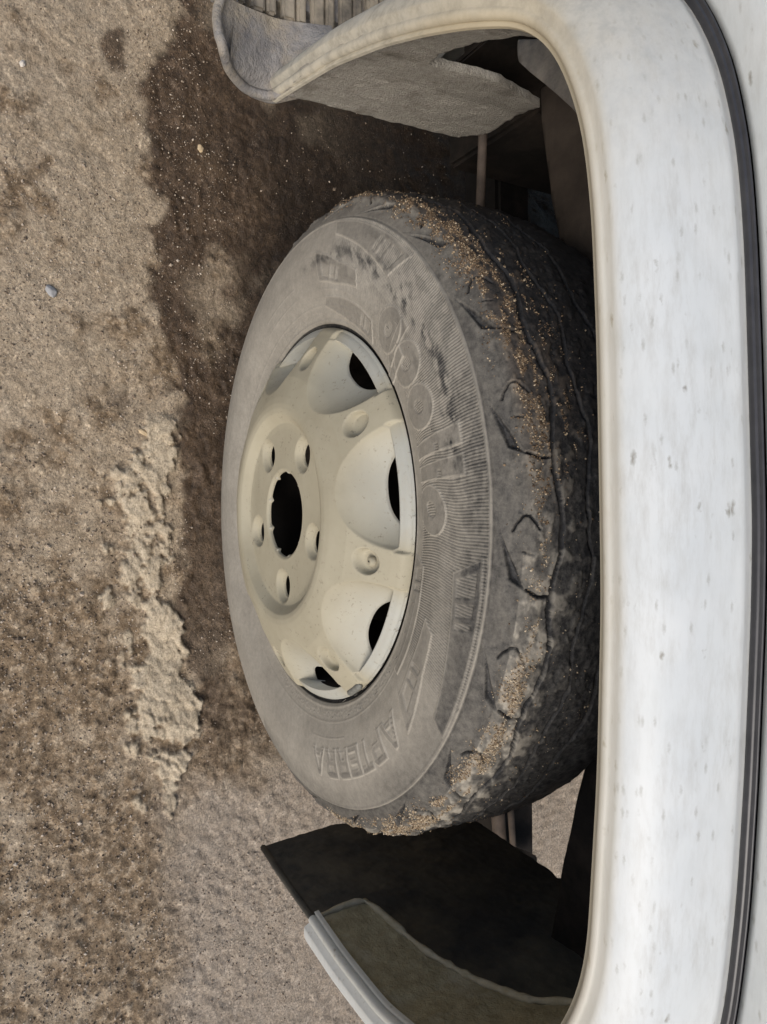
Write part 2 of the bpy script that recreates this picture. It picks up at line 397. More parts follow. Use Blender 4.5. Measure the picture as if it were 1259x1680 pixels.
def gz(px, py):
    i = np.clip(np.searchsorted(gx, px), 0, len(gx)-1); j = np.clip(np.searchsorted(gy, py), 0, len(gy)-1)
    return gh[i, j], gmud[i, j], gpk[i, j], gwet[i, j]

OCT_V = np.array([(1, 0, 0), (-1, 0, 0), (0, 1, 0), (0, -1, 0), (0, 0, 1), (0, 0, -1)], float)
OCT_F = np.array([(0, 2, 4), (2, 1, 4), (1, 3, 4), (3, 0, 4), (2, 0, 5), (1, 2, 5), (3, 1, 5), (0, 3, 5)])
def scatter(name, P, S, mat, tone, rng):
    n = len(P)
    ax = rng.uniform(.6, 1.3, (n, 1, 3)); q = rng.normal(size=(n, 4)); q /= np.linalg.norm(q, axis=1, keepdims=True)
    a, b, c, d = q.T
    R = np.stack([1-2*(c*c+d*d), 2*(b*c-a*d), 2*(b*d+a*c), 2*(b*c+a*d), 1-2*(b*b+d*d), 2*(c*d-a*b), 2*(b*d-a*c), 2*(c*d+a*b), 1-2*(b*b+c*c)], 1).reshape(n, 3, 3)
    v = OCT_V[None]*ax*S[:, None, None]*rng.uniform(.8, 1.2, (n, 6, 1))
    v = np.einsum('nij,nkj->nki', R, v)+P[:, None]
    F = (OCT_F[None]+6*np.arange(n)[:, None, None]).reshape(-1, 3)
    me = mesh_quads(name, v.reshape(-1, 3), F, False, dict(tone=np.repeat(tone, 6)))
    return link(name, me, mat)
rng = np.random.default_rng(7)
n = 60000
px = rng.uniform(-.8, .95, n); py = rng.uniform(-.48, .35, n)
cl = fbm(px*11, py*11, 4, 91)
hz, mu, pk, wt = gz(px, py)
keep = (rng.uniform(size=n) < np.maximum(sst(.36, .62, cl), .55*sst(-.15, .1, px)*sst(-.17, -.22, py))*(1-.9*mu)*(1-.45*pk)*(1-.3*wt)*(1-.9*sst(-.12, .0, py)*sst(.2, .1, px))) & ~((np.abs(px) < .12) & (np.abs(py) < .14))
px, py, hz = px[keep], py[keep], hz[keep]
S = (.0005+.0013*rng.power(.5, len(px)))*np.where((px > -.1) & (py < -.19), 1.25, 1.0); S[rng.uniform(size=len(px)) < .015] *= 1.9
tag(scatter("gravel", np.stack([px, py, hz+S*.4], 1), S, M_gravel, rng.beta(1.6, 1.4, len(px)), rng),
    "fine grit and crumbs scattered over the dirt ground", kind='stuff')

def stone(x, y, r, flatz, mat, label, seed, stretch=1.0, rz=0):
    bm = bmesh.new(); bmesh.ops.create_icosphere(bm, subdivisions=1, radius=r)
    rg = np.random.default_rng(seed); k = rg.normal(size=(5, 3))
    for v in bm.verts:
        nn = v.co.normalized(); f = 1+.30*sum(math.sin(2.3*nn.dot(Vector(kk))+i) for i, kk in enumerate(k))/2
        v.co = Vector((v.co.x*f*stretch, v.co.y*f, v.co.z*f*flatz))
    bmesh.ops.rotate(bm, verts=bm.verts, cent=(0, 0, 0), matrix=Matrix.Rotation(rz, 3, 'Z'))
    bmesh.ops.bevel(bm, geom=bm.edges[:], offset=r*.08, segments=1, affect='EDGES')
    me = bpy.data.meshes.new("stone"); bm.to_mesh(me); bm.free()
    o = link("stone", me, mat); z = gz(np.array([x]), np.array([y]))[0][0]
    o.location = (x, y, z+r*flatz*.45); tag(o, label, "stone")
stone(-.305, -.333, .0080, .5, M_stone_grey, "flat grey stone lying alone on the pale dry dirt", 1, 1.3, .3)
stone(-.119, -.212, .0050, .6, M_stone_tan, "elongated tan stone at the end of the dried mud ridge", 2, 1.9, 1.0)
stone(-.604, -.364, .0048, .6, M_stone_pale, "small pale stone on the dirt at the top left corner of the photo", 3, 1.2)
stone(-.546, -.123, .0048, .6, M_stone_tan, "small tan stone in the dark wet stain near the side step", 5, 1.2, .6)

# ================================================================== CAR
car = empty("car", (0, 0, 0))
tag(car, "dusty white van parked on dirt, seen at its wheel arch and bare wheel", "car")
ZC = .345
wheel = empty("wheel", (0, 0, 0), car)

# ---------------------------------------------------------------- tyre
def sd_seg(u, v, a, b):
    ax, ay = a; bx, by = b
    dx, dy = bx-ax, by-ay; L = dx*dx+dy*dy+1e-12
    t = np.clip(((u-ax)*dx+(v-ay)*dy)/L, 0, 1)
    return np.hypot(u-ax-t*dx, v-ay-t*dy)
def sd_poly(u, v, pts):
    """signed distance, negative inside"""
    d = np.full(u.shape, 1e9); ins = np.zeros(u.shape, bool); k = len(pts)
    for i in range(k):
        a, b = pts[i], pts[(i+1) % k]
        d = np.minimum(d, sd_seg(u, v, a, b))
        c = ((a[1] > v) != (b[1] > v)) & (u < (b[0]-a[0])*(v-a[1])/(b[1]-a[1]+1e-12)+a[0])
        ins ^= c
    return np.where(ins, -d, d)

def build_tyre():
    prof = [(.194, -.086), (.199, -.0965), (.206, -.1005), (.215, -.1030), (.228, -.1065), (.245, -.1110), (.268, -.1135), (.29, -.1118), (.306, -.1078),
            (.318, -.1035), (.328, -.098), (.337, -.0905), (.3435, -.083), (.3475, -.074), (.350, -.062), (.3515, -.04), (.352, 0), (.3515, .04), (.350, .062),
            (.3475, .074), (.3435, .083), (.33, .097), (.31, .107), (.27, .1135), (.23, .108), (.2, .097)]
    p = resample(prof, 1200, 160)
    d = np.r_[0, np.cumsum(np.linalg.norm(np.diff(p, axis=0), axis=1))]
    i0 = np.argmin(np.abs(p[:, 1]-.02)+(p[:, 0] < .3)); i1 = np.argmin(np.abs(p[:, 1]-.09)+(p[:, 0] < .3))
    s = np.r_[np.linspace(0, d[i0], 300), np.linspace(d[i0], d[i1], 26)[1:], np.linspace(d[i1], d[-1], 16)[1:]]
    r0 = np.interp(s, d, p[:, 0]); y0 = np.interp(s, d, p[:, 1])
    tr = np.gradient(r0, s); ty = np.gradient(y0, s); nn = np.hypot(tr, ty); nr, ny = ty/nn, -tr/nn
    th = np.r_[np.linspace(-28, 208, 1640), np.linspace(208, 332, 220)[1:-1]]
    T = th[:, None]*np.ones((1, len(s))); Rr = r0[None]*np.ones((len(th), 1)); Yy = y0[None]*np.ones_like(Rr)
    Ss = s[None]*np.ones_like(Rr)
    side = (Yy < 0)
    s_of_r = lambda r: np.interp(r, r0[:220], s[:220])
    s_of_y = lambda y: np.interp(y, y0[150:], s[150:])
    H = np.zeros_like(Rr)
    arc = T*(np.pi/180)                                   # radians
    cx = np.cos(arc)*Rr*22; cz = np.sin(arc)*Rr*22        # noise space that closes on itself
    nz = fbm(cx*1.0, cz*1.0+Ss*30, 4, 101); nz2 = fbm(cx*4, cz*4+Ss*90, 4, 111); nz3 = fbm(cx*14, cz*14+Ss*300, 3, 121)
    sw = side & (Rr < .3175)
    rimm = np.zeros_like(Rr)
    smoothm = np.zeros_like(Rr)                            # where the fine serration is interrupted
    # ---- bands, text: all described as (angle, radius), clockwise positive u
    def stamp(poly, mode, hgt, edge=.0009, window=None):
        tt = [q[0] for q in poly]; tc = (min(tt)+max(tt))/2; rr = [q[1] for q in poly]; rc = (min(rr)+max(rr))/2
        m = (np.abs(T-tc) < (max(tt)-min(tt))/2+3) & (np.abs(Rr-rc) < (max(rr)-min(rr))/2+.01) & side
        if not m.any(): return
        # polar polygon: edges follow the angle
        sub = []
        for a, b in zip(poly, poly[1:]+poly[:1]):
            k = max(1, int(abs(a[0]-b[0])/2))
            for i in range(k): sub.append((a[0]+(b[0]-a[0])*i/k, a[1]+(b[1]-a[1])*i/k))
        k = np.pi/180*rc
        pts = [((tc-a)*k, b-rc) for a, b in sub]
        sd = sd_poly((tc-T[m])*k, Rr[m]-rc, pts)
        if mode == 'plate':
            H[m] += hgt*sst(edge, -edge, sd)+.00045*sst(.0013, .0004, np.abs(sd)); rimm[m] = np.maximum(rimm[m], sst(.0017, .0007, np.abs(sd))); smoothm[m] = np.maximum(smoothm[m], sst(.001, -.0005, sd))
        elif mode == 'cut':
            H[m] -= hgt*sst(edge, -edge, sd); smoothm[m] = np.minimum(smoothm[m], 1-.9*sst(.0005, -.001, sd))
        elif mode == 'outline':
            H[m] += hgt*sst(.0016, .0007, np.abs(sd)); smoothm[m] = np.maximum(smoothm[m], sst(.001, -.001, sd))
    mir = lambda poly, ax=110.5: [(2*ax-a, b) for a, b in poly]
    ba = [(83.6, .3120), (77.6, .3135), (67.4, .3135), (53.2, .3150), (54.8, .301), (62, .2955), (70.3, .290), (80.5, .284)]
    ba_w = [[(81.5, .3085), (77.5, .3085), (76.6, .2905), (79.6, .288)], [(76.6, .3085), (74.4, .3085), (73.5, .2925), (75.7, .2912)], [(73.4, .3085), (72.3, .3085), (71.4, .2938), (72.6, .2932)]]
    bb = [(69.5, .2546), (68.0, .2697), (59.6, .2725), (47.0, .2860), (49.5, .2544), (58, .2511)]
    bb_w = [[(54.6, .2690), (50.0, .2735), (51.3, .2585), (54.4, .2560)], [(57.6, .2685), (55.4, .2690), (55.2, .2556), (57.2, .2548)], [(60.0, .2675), (58.6, .268), (58.2, .2546), (59.4, .254)]]
    bc = [(80.4, .2156), (78.9, .236), (71, .2382), (60, .2385), (52.0, .2375), (51.4, .2281), (58, .222), (66.6, .2171)]
    bc_w = [[(78.5, .2330), (75.5, .234), (74.5, .2200), (77.5, .219)], [(74.6, .2345), (73.2, .235), (72.2, .2205), (73.6, .220)]]
    for mm in (lambda q: q, mir):
        for base, wins in ((ba, ba_w), (bb, bb_w), (bc, bc_w)):
            stamp(mm(base), 'plate', .0006)
            for q in wins: stamp(mm(q), 'cut', .0009)
    # big word on the crown of the sidewall: a p o l l o
    def ring(tc, rc, ta, ra, slant=0, k=20):
        return [(tc+ta*math.cos(i*2*math.pi/k)+slant*math.sin(i*2*math.pi/k), rc+ra*math.sin(i*2*math.pi/k)) for i in range(k)]
    H0 = .0006
    for tc in (91.0, 112.2):
        stamp(ring(tc, .2475, 4.9, .0245, -1.0), 'plate', H0); stamp(ring(tc, .2475, 1.5, .0085, -.5), 'cut', .0009)
    for tc in (98.6, 103.6):                                # the two l
        stamp([(tc-1.6, .228), (tc+1.7, .228), (tc+1.0, .296), (tc-2.4, .296)], 'plate', H0)
        stamp([(tc-.4, .262), (tc-.5, .268), (tc-2.0, .268), (tc-1.9, .262)], 'cut', .0007)
    stamp(ring(122.6, .2485, 5.0, .0245, -1.0), 'plate', H0); stamp(ring(122.6, .2485, 1.6, .0085, -.5), 'cut', .0009)
    stamp([(128.6, .205), (125.4, .205), (124.4, .250), (127.4, .250)], 'plate', H0)
    stamp(ring(133.4, .2475, 5.0, .0245, -1.0), 'plate', H0); stamp(ring(133.4, .2475, 1.6, .0085, -.5), 'cut', .0009)
    stamp([(130.8, .223), (127.9, .223), (127.2, .272), (130.2, .272)], 'plate', H0)
    # the small word below the right hand bands: A P T E R R A
    LET = {
        'A': [[(0, 0), (.42, 1), (.58, 1), (1, 0), (.78, 0), (.5, .70), (.22, 0)], [(.30, .16), (.70, .16), (.64, .33), (.36, .33)]],
        'P': [[(0, 0), (0, 1), (.8, 1), (1, .85), (1, .50), (.8, .36), (.25, .36), (.25, 0)], None, [(.27, .56), (.27, .80), (.72, .80), (.72, .56)]],
        'T': [[(0, 1), (1, 1), (1, .80), (.62, .80), (.62, 0), (.38, 0), (.38, .80), (0, .80)]],
        'E': [[(0, 0), (0, 1), (1, 1), (1, .8), (.25, .8), (.25, .6), (.85, .6), (.85, .42), (.25, .42), (.25, .2), (1, .2), (1, 0)]],
        'R': [[(0, 0), (0, 1), (.8, 1), (1, .85), (1, .52), (.8, .40), (1, 0), (.74, 0), (.55, .38), (.25, .38), (.25, 0)], None, [(.27, .57), (.27, .80), (.72, .80), (.72, .57)]]}
    t_ = 45.6
    for ch, wd in (('A', 7.2), ('P', 5.2), ('T', 4.6), ('E', 4.8), ('R', 5.2), ('R', 5.2), ('A', 6.4)):
        mp = lambda pl: [(t_-u*wd, .2560+v*.0300) for u, v in pl]
        L = LET[ch]
        stamp(mp(L[0]), 'plate', .0007)
        if len(L) > 1 and L[1]: stamp(mp(L[1]), 'plate', .0007)
        if len(L) > 2: stamp(mp(L[2]), 'cut', .0007)
        t_ -= wd+.7
    # tiny word running up the first leg of the A
    k = 0
    def tiny(tc, rc, ta, ra, hollow=True):
        stamp(ring(tc, rc, ta, ra, 0, 10), 'cut', .0006, .0004)
    for i, f in enumerate(np.linspace(.14, .80, 6)):
        tc = 45.6-7.2*(.11+.40*f); rc = .256+.03*f
        tiny(tc, rc, .42 if i not in (3, 4) else .20, .0016)
    # serrated band
    zone = sst(.226, .232, Rr)*sst(.3172, .3160, Rr)*(sst(56, 64, T)*sst(171, 160, T))
    ph = T/.52 + 1.4*np.sin((Rr-.25)*60+T*.05)*sst(.31, .26, Rr)
    ser = np.abs((ph % 1)-.5)*2
    H += np.where(sw, zone*(1-smoothm)*(sst(.2, .8, ser)-.5)*.00075, 0)
    # circular lines: rib near the shoulder, bead rings
    for rc, hh, ww in ((.3165, .0007, .0011), (.2290, .0004, .0008), (.2135, .0007, .0012), (.2105, -.0005, .0007)):
        H += np.where(side, hh*np.exp(-((Rr-rc)/ww)**2), 0)
    H -= np.where(side, .0013*np.exp(-((Rr-.3188)/.0008)**2), 0)
    H -= np.where(side, .0009*sst(.318, .3196, Rr)*sst(.339, .334, Rr)*(Yy < -.085), 0)
    for rc in (.2455, .2595):                              # short arcs of fine print
        for (t0, t1) in ((150, 172), (186, 205), (2, 20)):
            H += np.where(side & (T > t0) & (T < t1), .0004*np.exp(-((Rr-rc)/.0007)**2), 0)
    # small print ring next to the bead
    sm = side & (Rr > .2165) & (Rr < .2255) & (((T > -25) & (T < 50)) | ((T > 120) & (T < 200)))
    H += np.where(sm, .00035*sst(.55, .62, fbm(T*1.9, Rr*700, 2, 131))*sst(.2165, .218, Rr)*sst(.2255, .224, Rr), 0)
    # ---- shoulder and tread
    PITCH = 17.75; kk = np.round((T-90.4)/PITCH); loc = T-(90.4+kk*PITCH)   # -P/2..P/2 around a spike tip
    loc2 = np.where(loc > 1.5, loc-PITCH, loc)             # spike runs towards smaller angles
    shoulder = (Yy < -.055) & (Rr > .315)
    m = shoulder
    kd = .336*np.pi/180
    pts = [(0, s_of_r(.3195)), (9.2*kd, s_of_r(.3315)), (10.6*kd, s_of_y(-.083)), (9.6*kd, s_of_y(-.0875)), (8.0*kd, s_of_r(.3365)), (5.0*kd, s_of_r(.3300)), (2.5*kd, s_of_r(.3245))]
    sd = sd_poly(-loc2[m]*kd, Ss[m], pts)
    tt_ = np.clip(-loc2[m]/10, 0, 1)
    H[m] -= (.0024+.0030*tt_)*sst(.0005, -.0026, sd)-.0006*np.exp(-(sd/.0010)**2)
    sd = np.minimum(sd_seg(-loc2[m]*kd, Ss[m], (10.2*kd, s_of_y(-.0845)), (11.0*kd, s_of_y(-.076))), sd_seg(-loc2[m]*kd, Ss[m], (11.0*kd, s_of_y(-.076)), (10.9*kd, s_of_y(-.069))))
    H[m] -= .0055*sst(.0016, .0004, sd)
    # curved sipe half way
    uu = -loc2[m]*kd; c0 = (.4*kd, s_of_y(-.083))
    arcp = [((.5+2.0*q*q)*kd, s_of_y(-.0865)+.0105*q+.0006*math.sin(9*q)) for q in np.linspace(-1, .95, 9)]
    dd = np.minimum.reduce([sd_seg(uu, Ss[m], a_, b_) for a_, b_ in zip(arcp, arcp[1:])])
    H[m] -= .0042*sst(.0013, .0003, dd)
    dd = sd_seg(uu, Ss[m], (5.2*kd, s_of_y(-.0885)), (5.5*kd, s_of_y(-.083)))
    H[m] -= .0028*sst(.0009, .0002, dd)
    # zigzag circumferential grooves
    tri = lambda a: np.abs((a % 1)-.5)*4-1
    z1 = -.0625+.0036*np.clip(tri((T-90.4)/PITCH+.12)*1.6, -1, 1)+(nz2-.5)*.003
    z2 = -.031+.0030*np.clip(tri((T-90.4)/PITCH+.45)*1.6, -1, 1)+(nz2-.5)*.003
    z3 = .006+.0030*np.clip(tri((T-90.4)/PITCH+.7)*1.6, -1, 1)
    tread = Rr > .342
    for zz, ww, dp in ((z1, .0017, .0085), (z2, .0011, .0065), (z3, .0016, .008)):
        H -= np.where(tread, dp*sst(ww+.0007, ww-.0006, np.abs(Yy-zz)), 0)
    # rough worn rubber with caked dirt
    lump = sst(-.099, -.090, Yy)*(Rr > .325)
    H += lump*((nz2-.5)*.0018+(nz3-.5)*.0007)+lump*(nz-.5)*.004
    bl = np.abs(np.sin(np.pi*(loc2+.2)/8.9))**.6*np.exp(-((Yy+.083)/.0085)**2)*(Rr > .325)
    H += .0022*(bl-.4*np.exp(-((Yy+.083)/.0085)**2)*(Rr > .325))
    cake = lump*sst(.52, .66, nz2+.25*(nz-.5))
    H += cake*.0007
    H -= np.where(side, .0035*sst(.2100, .2085, Rr), 0)
    P = np.stack([(Rr+nr*H)*np.cos(arc), Yy+ny*H, ZC+(Rr+nr*H)*np.sin(arc)], -1)
    P[..., 2] = np.maximum(P[..., 2], -.001)
    # ---- dust, with groove and bead gap shade put into the same value
    rubpath = .288-.00016*(T-110)+(nz-.5)*.02
    rub = np.exp(-((Rr-rubpath)/.0075)**2)*sst(92, 104, T)*sst(186, 172, T)*sst(.40, .68, nz2*.7+nz3*.3+.3*(nz-.4))
    dust_shade = np.where(side & (Rr < .3185), .80+.10*(nz-.5), 0)
    dust_shade = np.where(sw, dust_shade-.34*zone*(1-smoothm)*sst(.60, .1, ser), dust_shade)  # serration grooves toned darker than their ridges
    dust_shade -= np.where(sw, .46*rub, 0)
    dust_shade += np.where(sw, .22*rimm, 0)
    dust_shade -= np.where(sw, .14*smoothm*(T < 90)*(Rr > .28)+.17*smoothm, 0)
    dust_shade -= np.where(sw, .30*sst(.275, .314, Rr)*sst(128, 96, T)*sst(20, 50, T), 0)
    dust_shade -= np.where(sw, .16*sst(.40, .62, nz2)*sst(.25, .27, Rr)*sst(60, 90, T)*sst(165, 150, T), 0)
    dust_shade -= np.where(sw, .25*sst(.285, .31, Rr)*sst(46, 36, T), 0)
    sh = side & (Rr >= .3185) & (Yy < -.088)
    dust_shade = np.where(sh, .23+.25*(nz2-.5)+.25*sst(118, 150, T), dust_shade)
    tr_ = (Yy >= -.088) & (Rr > .3)
    low = sst(96, 62, T)
    nzm = nz2*.75+nz3*.25
    td = .15+.50*low*sst(-.040, -.066, Yy)*sst(.38, .62, nzm)+.38*sst(.54, .68, nzm)*sst(-.02, -.06, Yy)+.14*sst(-.078, -.086, Yy)
    td -= .09*sst(-.072, -.06, Yy)
    td *= np.interp(T, [-30, 20, 45, 100, 118], [.4, .6, 1, .8, .55])
    filmc = fbm(T*.55, Yy*260, 3, 141); filmb = fbm(T*.16+5, Yy*60, 3, 151)
    fy = np.where(T > 86, np.interp(T, [86, 100, 120, 150], [-.074, -.076, -.080, -.086]), np.interp(T, [25, 50, 80], [-.086, -.083, -.076]))
    film = np.exp(-((Yy-fy)/.010)**2)*sst(.36, .60, filmc+.5*(filmb-.5))*np.interp(T, [10, 30, 62, 76, 84, 96, 120, 150, 165], [0, 1, .8, .4, .2, .6, 1, .9, 0])
    td = td+.5*film
    dust_shade = np.where(tr_, td, dust_shade)
    dust_shade = np.where((H < -.0022) & (Rr > .32), dust_shade*.2-.35*(H < -.0035)*(Yy > -.085), dust_shade)  # groove floors darkened in the colour, as painted shade
    dust_shade = np.where(side & (Rr < .2098), dust_shade*.12, dust_shade)  # dark ring painted as the shade in the gap beside the rim
    brown = np.where(tr_ | sh, np.maximum(sst(85, 110, T)*.85*sst(-.092, -.082, Yy), .65*film), 0)
    Q = flip(grid_quads(len(th), len(s), True))
    me = mesh_quads("tyre", P.reshape(-1, 3), flip(Q), True, dict(dust_shade=np.clip(dust_shade, -.5, 1), brown=np.clip(brown, 0, 1)))
    link("tyre", me, M_tyre, wheel)
    return th, s, P, Yy, Rr, H
t_th, t_s, t_P, t_Y, t_R, t_H = build_tyre()

# thin moulding hairs on the sidewall
def hairs():
    rg = np.random.default_rng(5); V = []; F = []
    def y_at(r): return np.interp(r, [.2, .215, .228, .245, .268, .29, .318], [-.1, -.103, -.1065, -.111, -.1135, -.1118, -.1035])
    spots = [(t, .2075) for t in (89, 83, 80, 68, 62, 58, 52, 47, 38, 33, 27, 20, 105, 120)] + [(t, .224) for t in (70, 62, 55, 48, 40, 30, 22, 12)] + \
            [(t, .248) for t in (91, 112, 122, 127, 133)] + [(t, .262) for t in (105, 116, 124, 130)] + [(t, .3175) for t in (60, 44)]
    for t, r in spots:
        a = rad(t+rg.uniform(-1, 1)); y = y_at(r); L = rg.uniform(.004, .007); d = rg.uniform(-.35, .35)
        p0 = np.array([r*math.cos(a), y, ZC+r*math.sin(a)]); dr = np.array([math.cos(a+d)*.55, -.8, math.sin(a+d)*.55])
        t1 = np.cross(dr, (0, 0, 1.)); t1 /= np.linalg.norm(t1); t2 = np.cross(dr, t1)
        b = len(V)
        for k in range(3):
            for q in range(4):
                w_ = .00038*(1-.3*k)
                V.append(p0+dr*L*k/2+np.array([0, 0, -.0008*k*k*.3])+(t1*math.cos(q*math.pi/2)+t2*math.sin(q*math.pi/2))*w_)
        for k in range(2):
            for q in range(4): F.append([b+k*4+q, b+k*4+(q+1) % 4, b+k*4+4+(q+1) % 4, b+k*4+4+q])
        F.append([b+8, b+9, b+10, b+11])
    o = link("vent_hairs", mesh_faces("vent_hairs", V, F), M_mudcake, wheel); o['kind'] = 'stuff'
hairs()

# sand stuck on the tread
def sand():
    rg = np.random.default_rng(11); n = 420000
    i = rg.integers(200, 1420, n); j = rg.integers(150, 312, n)
    P = t_P[i, j]; th = t_th[i]; y = t_Y[i, j]
    cl = fbm(th*.55, y*260, 4, 141); big = fbm(th*.16+5, y*60, 3, 151)
    dens = np.interp(th, [15, 30, 48, 62, 74, 82, 92, 104, 118, 132, 146, 158], [.4, 1, .95, .75, .4, .15, .3, .75, 1, 1, .85, .2])
    upper = th > 86
    yc = np.where(upper, np.interp(th, [86, 100, 120, 150], [-.074, -.076, -.080, -.086]), np.interp(th, [25, 50, 80], [-.086, -.083, -.076]))
    band = np.exp(-((y-yc)/np.where(upper, .0095, .0075))**2)
    prob = dens*band*sst(.42, .60, cl+.5*(big-.5)) + .020*sst(.5, .7, cl)*(y > -.09)*(y < .01)
    prob += .35*sst(.56, .68, cl)*np.exp(-((y+.05)/.012)**2)*sst(88, 100, th)*sst(135, 120, th)
    keep = rg.uniform(size=n) < prob*.75
    keep &= (t_R[i, j] > .325)
    P = P[keep]; th = th[keep]
    S = .00032+.00085*rg.power(.38, len(P))
    ctr = np.stack([P[:, 0], np.zeros(len(P)), P[:, 2]-ZC], 1); ctr /= np.linalg.norm(ctr, axis=1, keepdims=True)
    P = P+ctr*(S*.5)[:, None]+rg.normal(size=P.shape)*.0004
    tone = np.where(th > 86, rg.beta(1.0, 1.9, len(P)), rg.beta(2.6, 1.4, len(P)))
    tag(scatter("sand_grains", P, S, M_sand, tone, rg), "damp brown and tan sand grains stuck on the tyre tread", kind='stuff')
sand()

# ---------------------------------------------------------------- rim
def build_rim():
    nr_, nt_ = 170, 1320
    r = np.linspace(.0400, .1935, nr_-14); r = np.r_[r, np.linspace(.1940, .2060, 14)]
    th = np.linspace(0, 360, nt_, endpoint=False)
    T, R = np.meshgrid(th, r, indexing='ij'); T = T.ravel(); R = R.ravel()
    prof_r = [.040, .0465, .050, .053, .094, .1005, .1060, .1105, .1155, .121, .128, .150, .175, .1935, .197, .201, .2035, .2052, .2060]
    prof_y = [.1315, .1380, .1405, .1402, .1400, .1405, .1455, .1492, .1502, .1498, .1480, .1405, .1275, .1160, .1135, .1110, .1085, .1045, .0990]
    fine = np.linspace(.04, .206, 1000); pf = np.interp(fine, prof_r, prof_y)
    kern = np.hanning(13); kern /= kern.sum(); pf = np.convolve(np.pad(pf, 6, 'edge'), kern, 'valid')
    y = -np.interp(R, fine, pf)
    # eight scooped windows
    dphi = (T-97.5+22.5) % 45-22.5
    u = np.clip((R-.136)/(.1940-.136), 0, 1)
    wdt = 17.6*np.sqrt(np.clip(1-(1-u)**2.2, 1e-6, 1))
    v = np.abs(dphi)/wdt
    shp = np.where(v < 1, (1-np.clip(v, 0, 1)**2.4)*sst(1.0, .93, v), 0)
    D = .040*u**1.15*shp
    inw = (R < .1942)
    y = y+np.where(inw, D, 0)
    y = y+np.where(~inw, .0050*sst(17.9, 17.2, np.abs(dphi))*sst(.2056, .2044, R), 0)
    # small dimples between the windows
    dp = (T-120.2+22.5) % 45-22.5
    dd = np.hypot(dp*np.pi/180*R, R-.1705)
    y = y+.0095*sst(.0130, .0104, dd)*(dd < .02)
    # countersunk nut holes
    db = (T-69.0+36) % 72-36
    hb = np.hypot(db*np.pi/180*R, R-.0805)
    y = y+.0065*sst(.0200, .0128, hb)
    # tabs round the centre bore
    tb = (T-10+20) % 40-20
    hole_r = .0472-.0020*np.exp(-(tb/3.6)**2)
    f = np.minimum.reduce([R-hole_r, hb-.0126, np.where(inw, np.maximum(.0215-D, (R-.1930)), .01)])
    f = np.clip(f, -.004, .004)
    a = np.radians(T)
    V = np.stack([R*np.cos(a), y, ZC+R*np.sin(a)], -1)
    Q = flip(grid_quads(nt_, len(r), True))
    clean = np.clip(D/.03, 0, 1)*.65
    W, faces, at = clip_grid(V, Q, f, wall=(0, .0028, 0), attrs=dict(clean=clean))
    link("rim", mesh_faces("rim", W, [q[::-1] for q in faces], True, at), M_rim, wheel)
build_rim()
lathe("rim_barrel", [(.2062, -.100), (.2035, -.094), (.1945, -.092), (.1915, -.080), (.186, -.066), (.170, -.045), (.168, .04), (.186, .08), (.2, .10)], ZC, M_under, wheel)
lathe("brake_drum", [(.002, -.040), (.03, -.040), (.045, -.050), (.052, -.055), (.058, -.052), (.060, -.030), (.118, -.028), (.128, -.020), (.13, .05), (.002, .06)], ZC, M_under, wheel)
lathe("axle_hub", [(.001, -.078), (.018, -.078), (.022, -.074), (.024, -.045), (.03, -.04)], ZC, M_under, wheel, 48)
# nubs in the bore
for k in range(9):
    a = rad(10+40*k); bm = bmesh.new(); bmesh.ops.create_icosphere(bm, subdivisions=2, radius=.0027)
    for f in bm.faces: f.smooth = True
    bmesh.ops.translate(bm, verts=bm.verts, vec=(.0478*math.cos(a), -.1365, ZC+.0478*math.sin(a)))
    me = bpy.data.meshes.new("bore_nub"); bm.to_mesh(me); bm.free(); set_attr(me, 'clean', np.full(len(me.vertices), .25)); link("bore_nub", me, M_rim, wheel)
# rivet with a dark bead for a hole in one dimple, balance weight on the flange
def rivet(tdeg, rr):
    a = rad(tdeg); bm = bmesh.new()
    prof = [(.0002, -.0026), (.0020, -.0026), (.0036, -.0024), (.0045, -.0014), (.0047, .002)]
    rows = []
    for pr, py in prof:
        rows.append([bm.verts.new((pr*math.cos(k*math.pi/10), py, pr*math.sin(k*math.pi/10))) for k in range(20)])
    for r0, r1 in zip(rows, rows[1:]):
        for k in range(20): bm.faces.new((r0[k], r0[(k+1) % 20], r1[(k+1) % 20], r1[k])).smooth = True
    bmesh.ops.translate(bm, verts=bm.verts, vec=(rr*math.cos(a), -.1235, ZC+rr*math.sin(a)))
    bm.normal_update(); me = bpy.data.meshes.new("rivet"); bm.to_mesh(me); bm.free(); set_attr(me, 'clean', np.zeros(len(me.vertices))); link("rivet", me, M_rim, wheel)
    bm = bmesh.new(); bmesh.ops.create_icosphere(bm, subdivisions=2, radius=.0011)
    bmesh.ops.translate(bm, verts=bm.verts, vec=(rr*math.cos(a), -.1258, ZC+rr*math.sin(a)))
    me = bpy.data.meshes.new("pin_hole_dot"); bm.to_mesh(me); bm.free(); link("pin_hole_dot", me, M_under, wheel)  # solid dark bead, its colour standing for the shade in a hole
rivet(75.2, .1715)
def weight():
    rows = []
    for t in np.linspace(25.0, 33.5, 14):
        a = rad(t); e = min(1, (t-25)/1.2, (33.5-t)/1.2); row = []
        for k in range(10):
            q = k*math.pi*2/10; rr = .2045+.0038*math.cos(q)*(.35+.65*e); yy = -.1065+.0042*math.sin(q)*(.35+.65*e)
            row.append((rr*math.cos(a), yy, ZC+rr*math.sin(a)))
        rows.append(row)
    P = np.array(rows); P = np.concatenate([P, P[:, :1]], 1)
    grid_obj("balance_weight", P, M_weight, wheel)
weight()

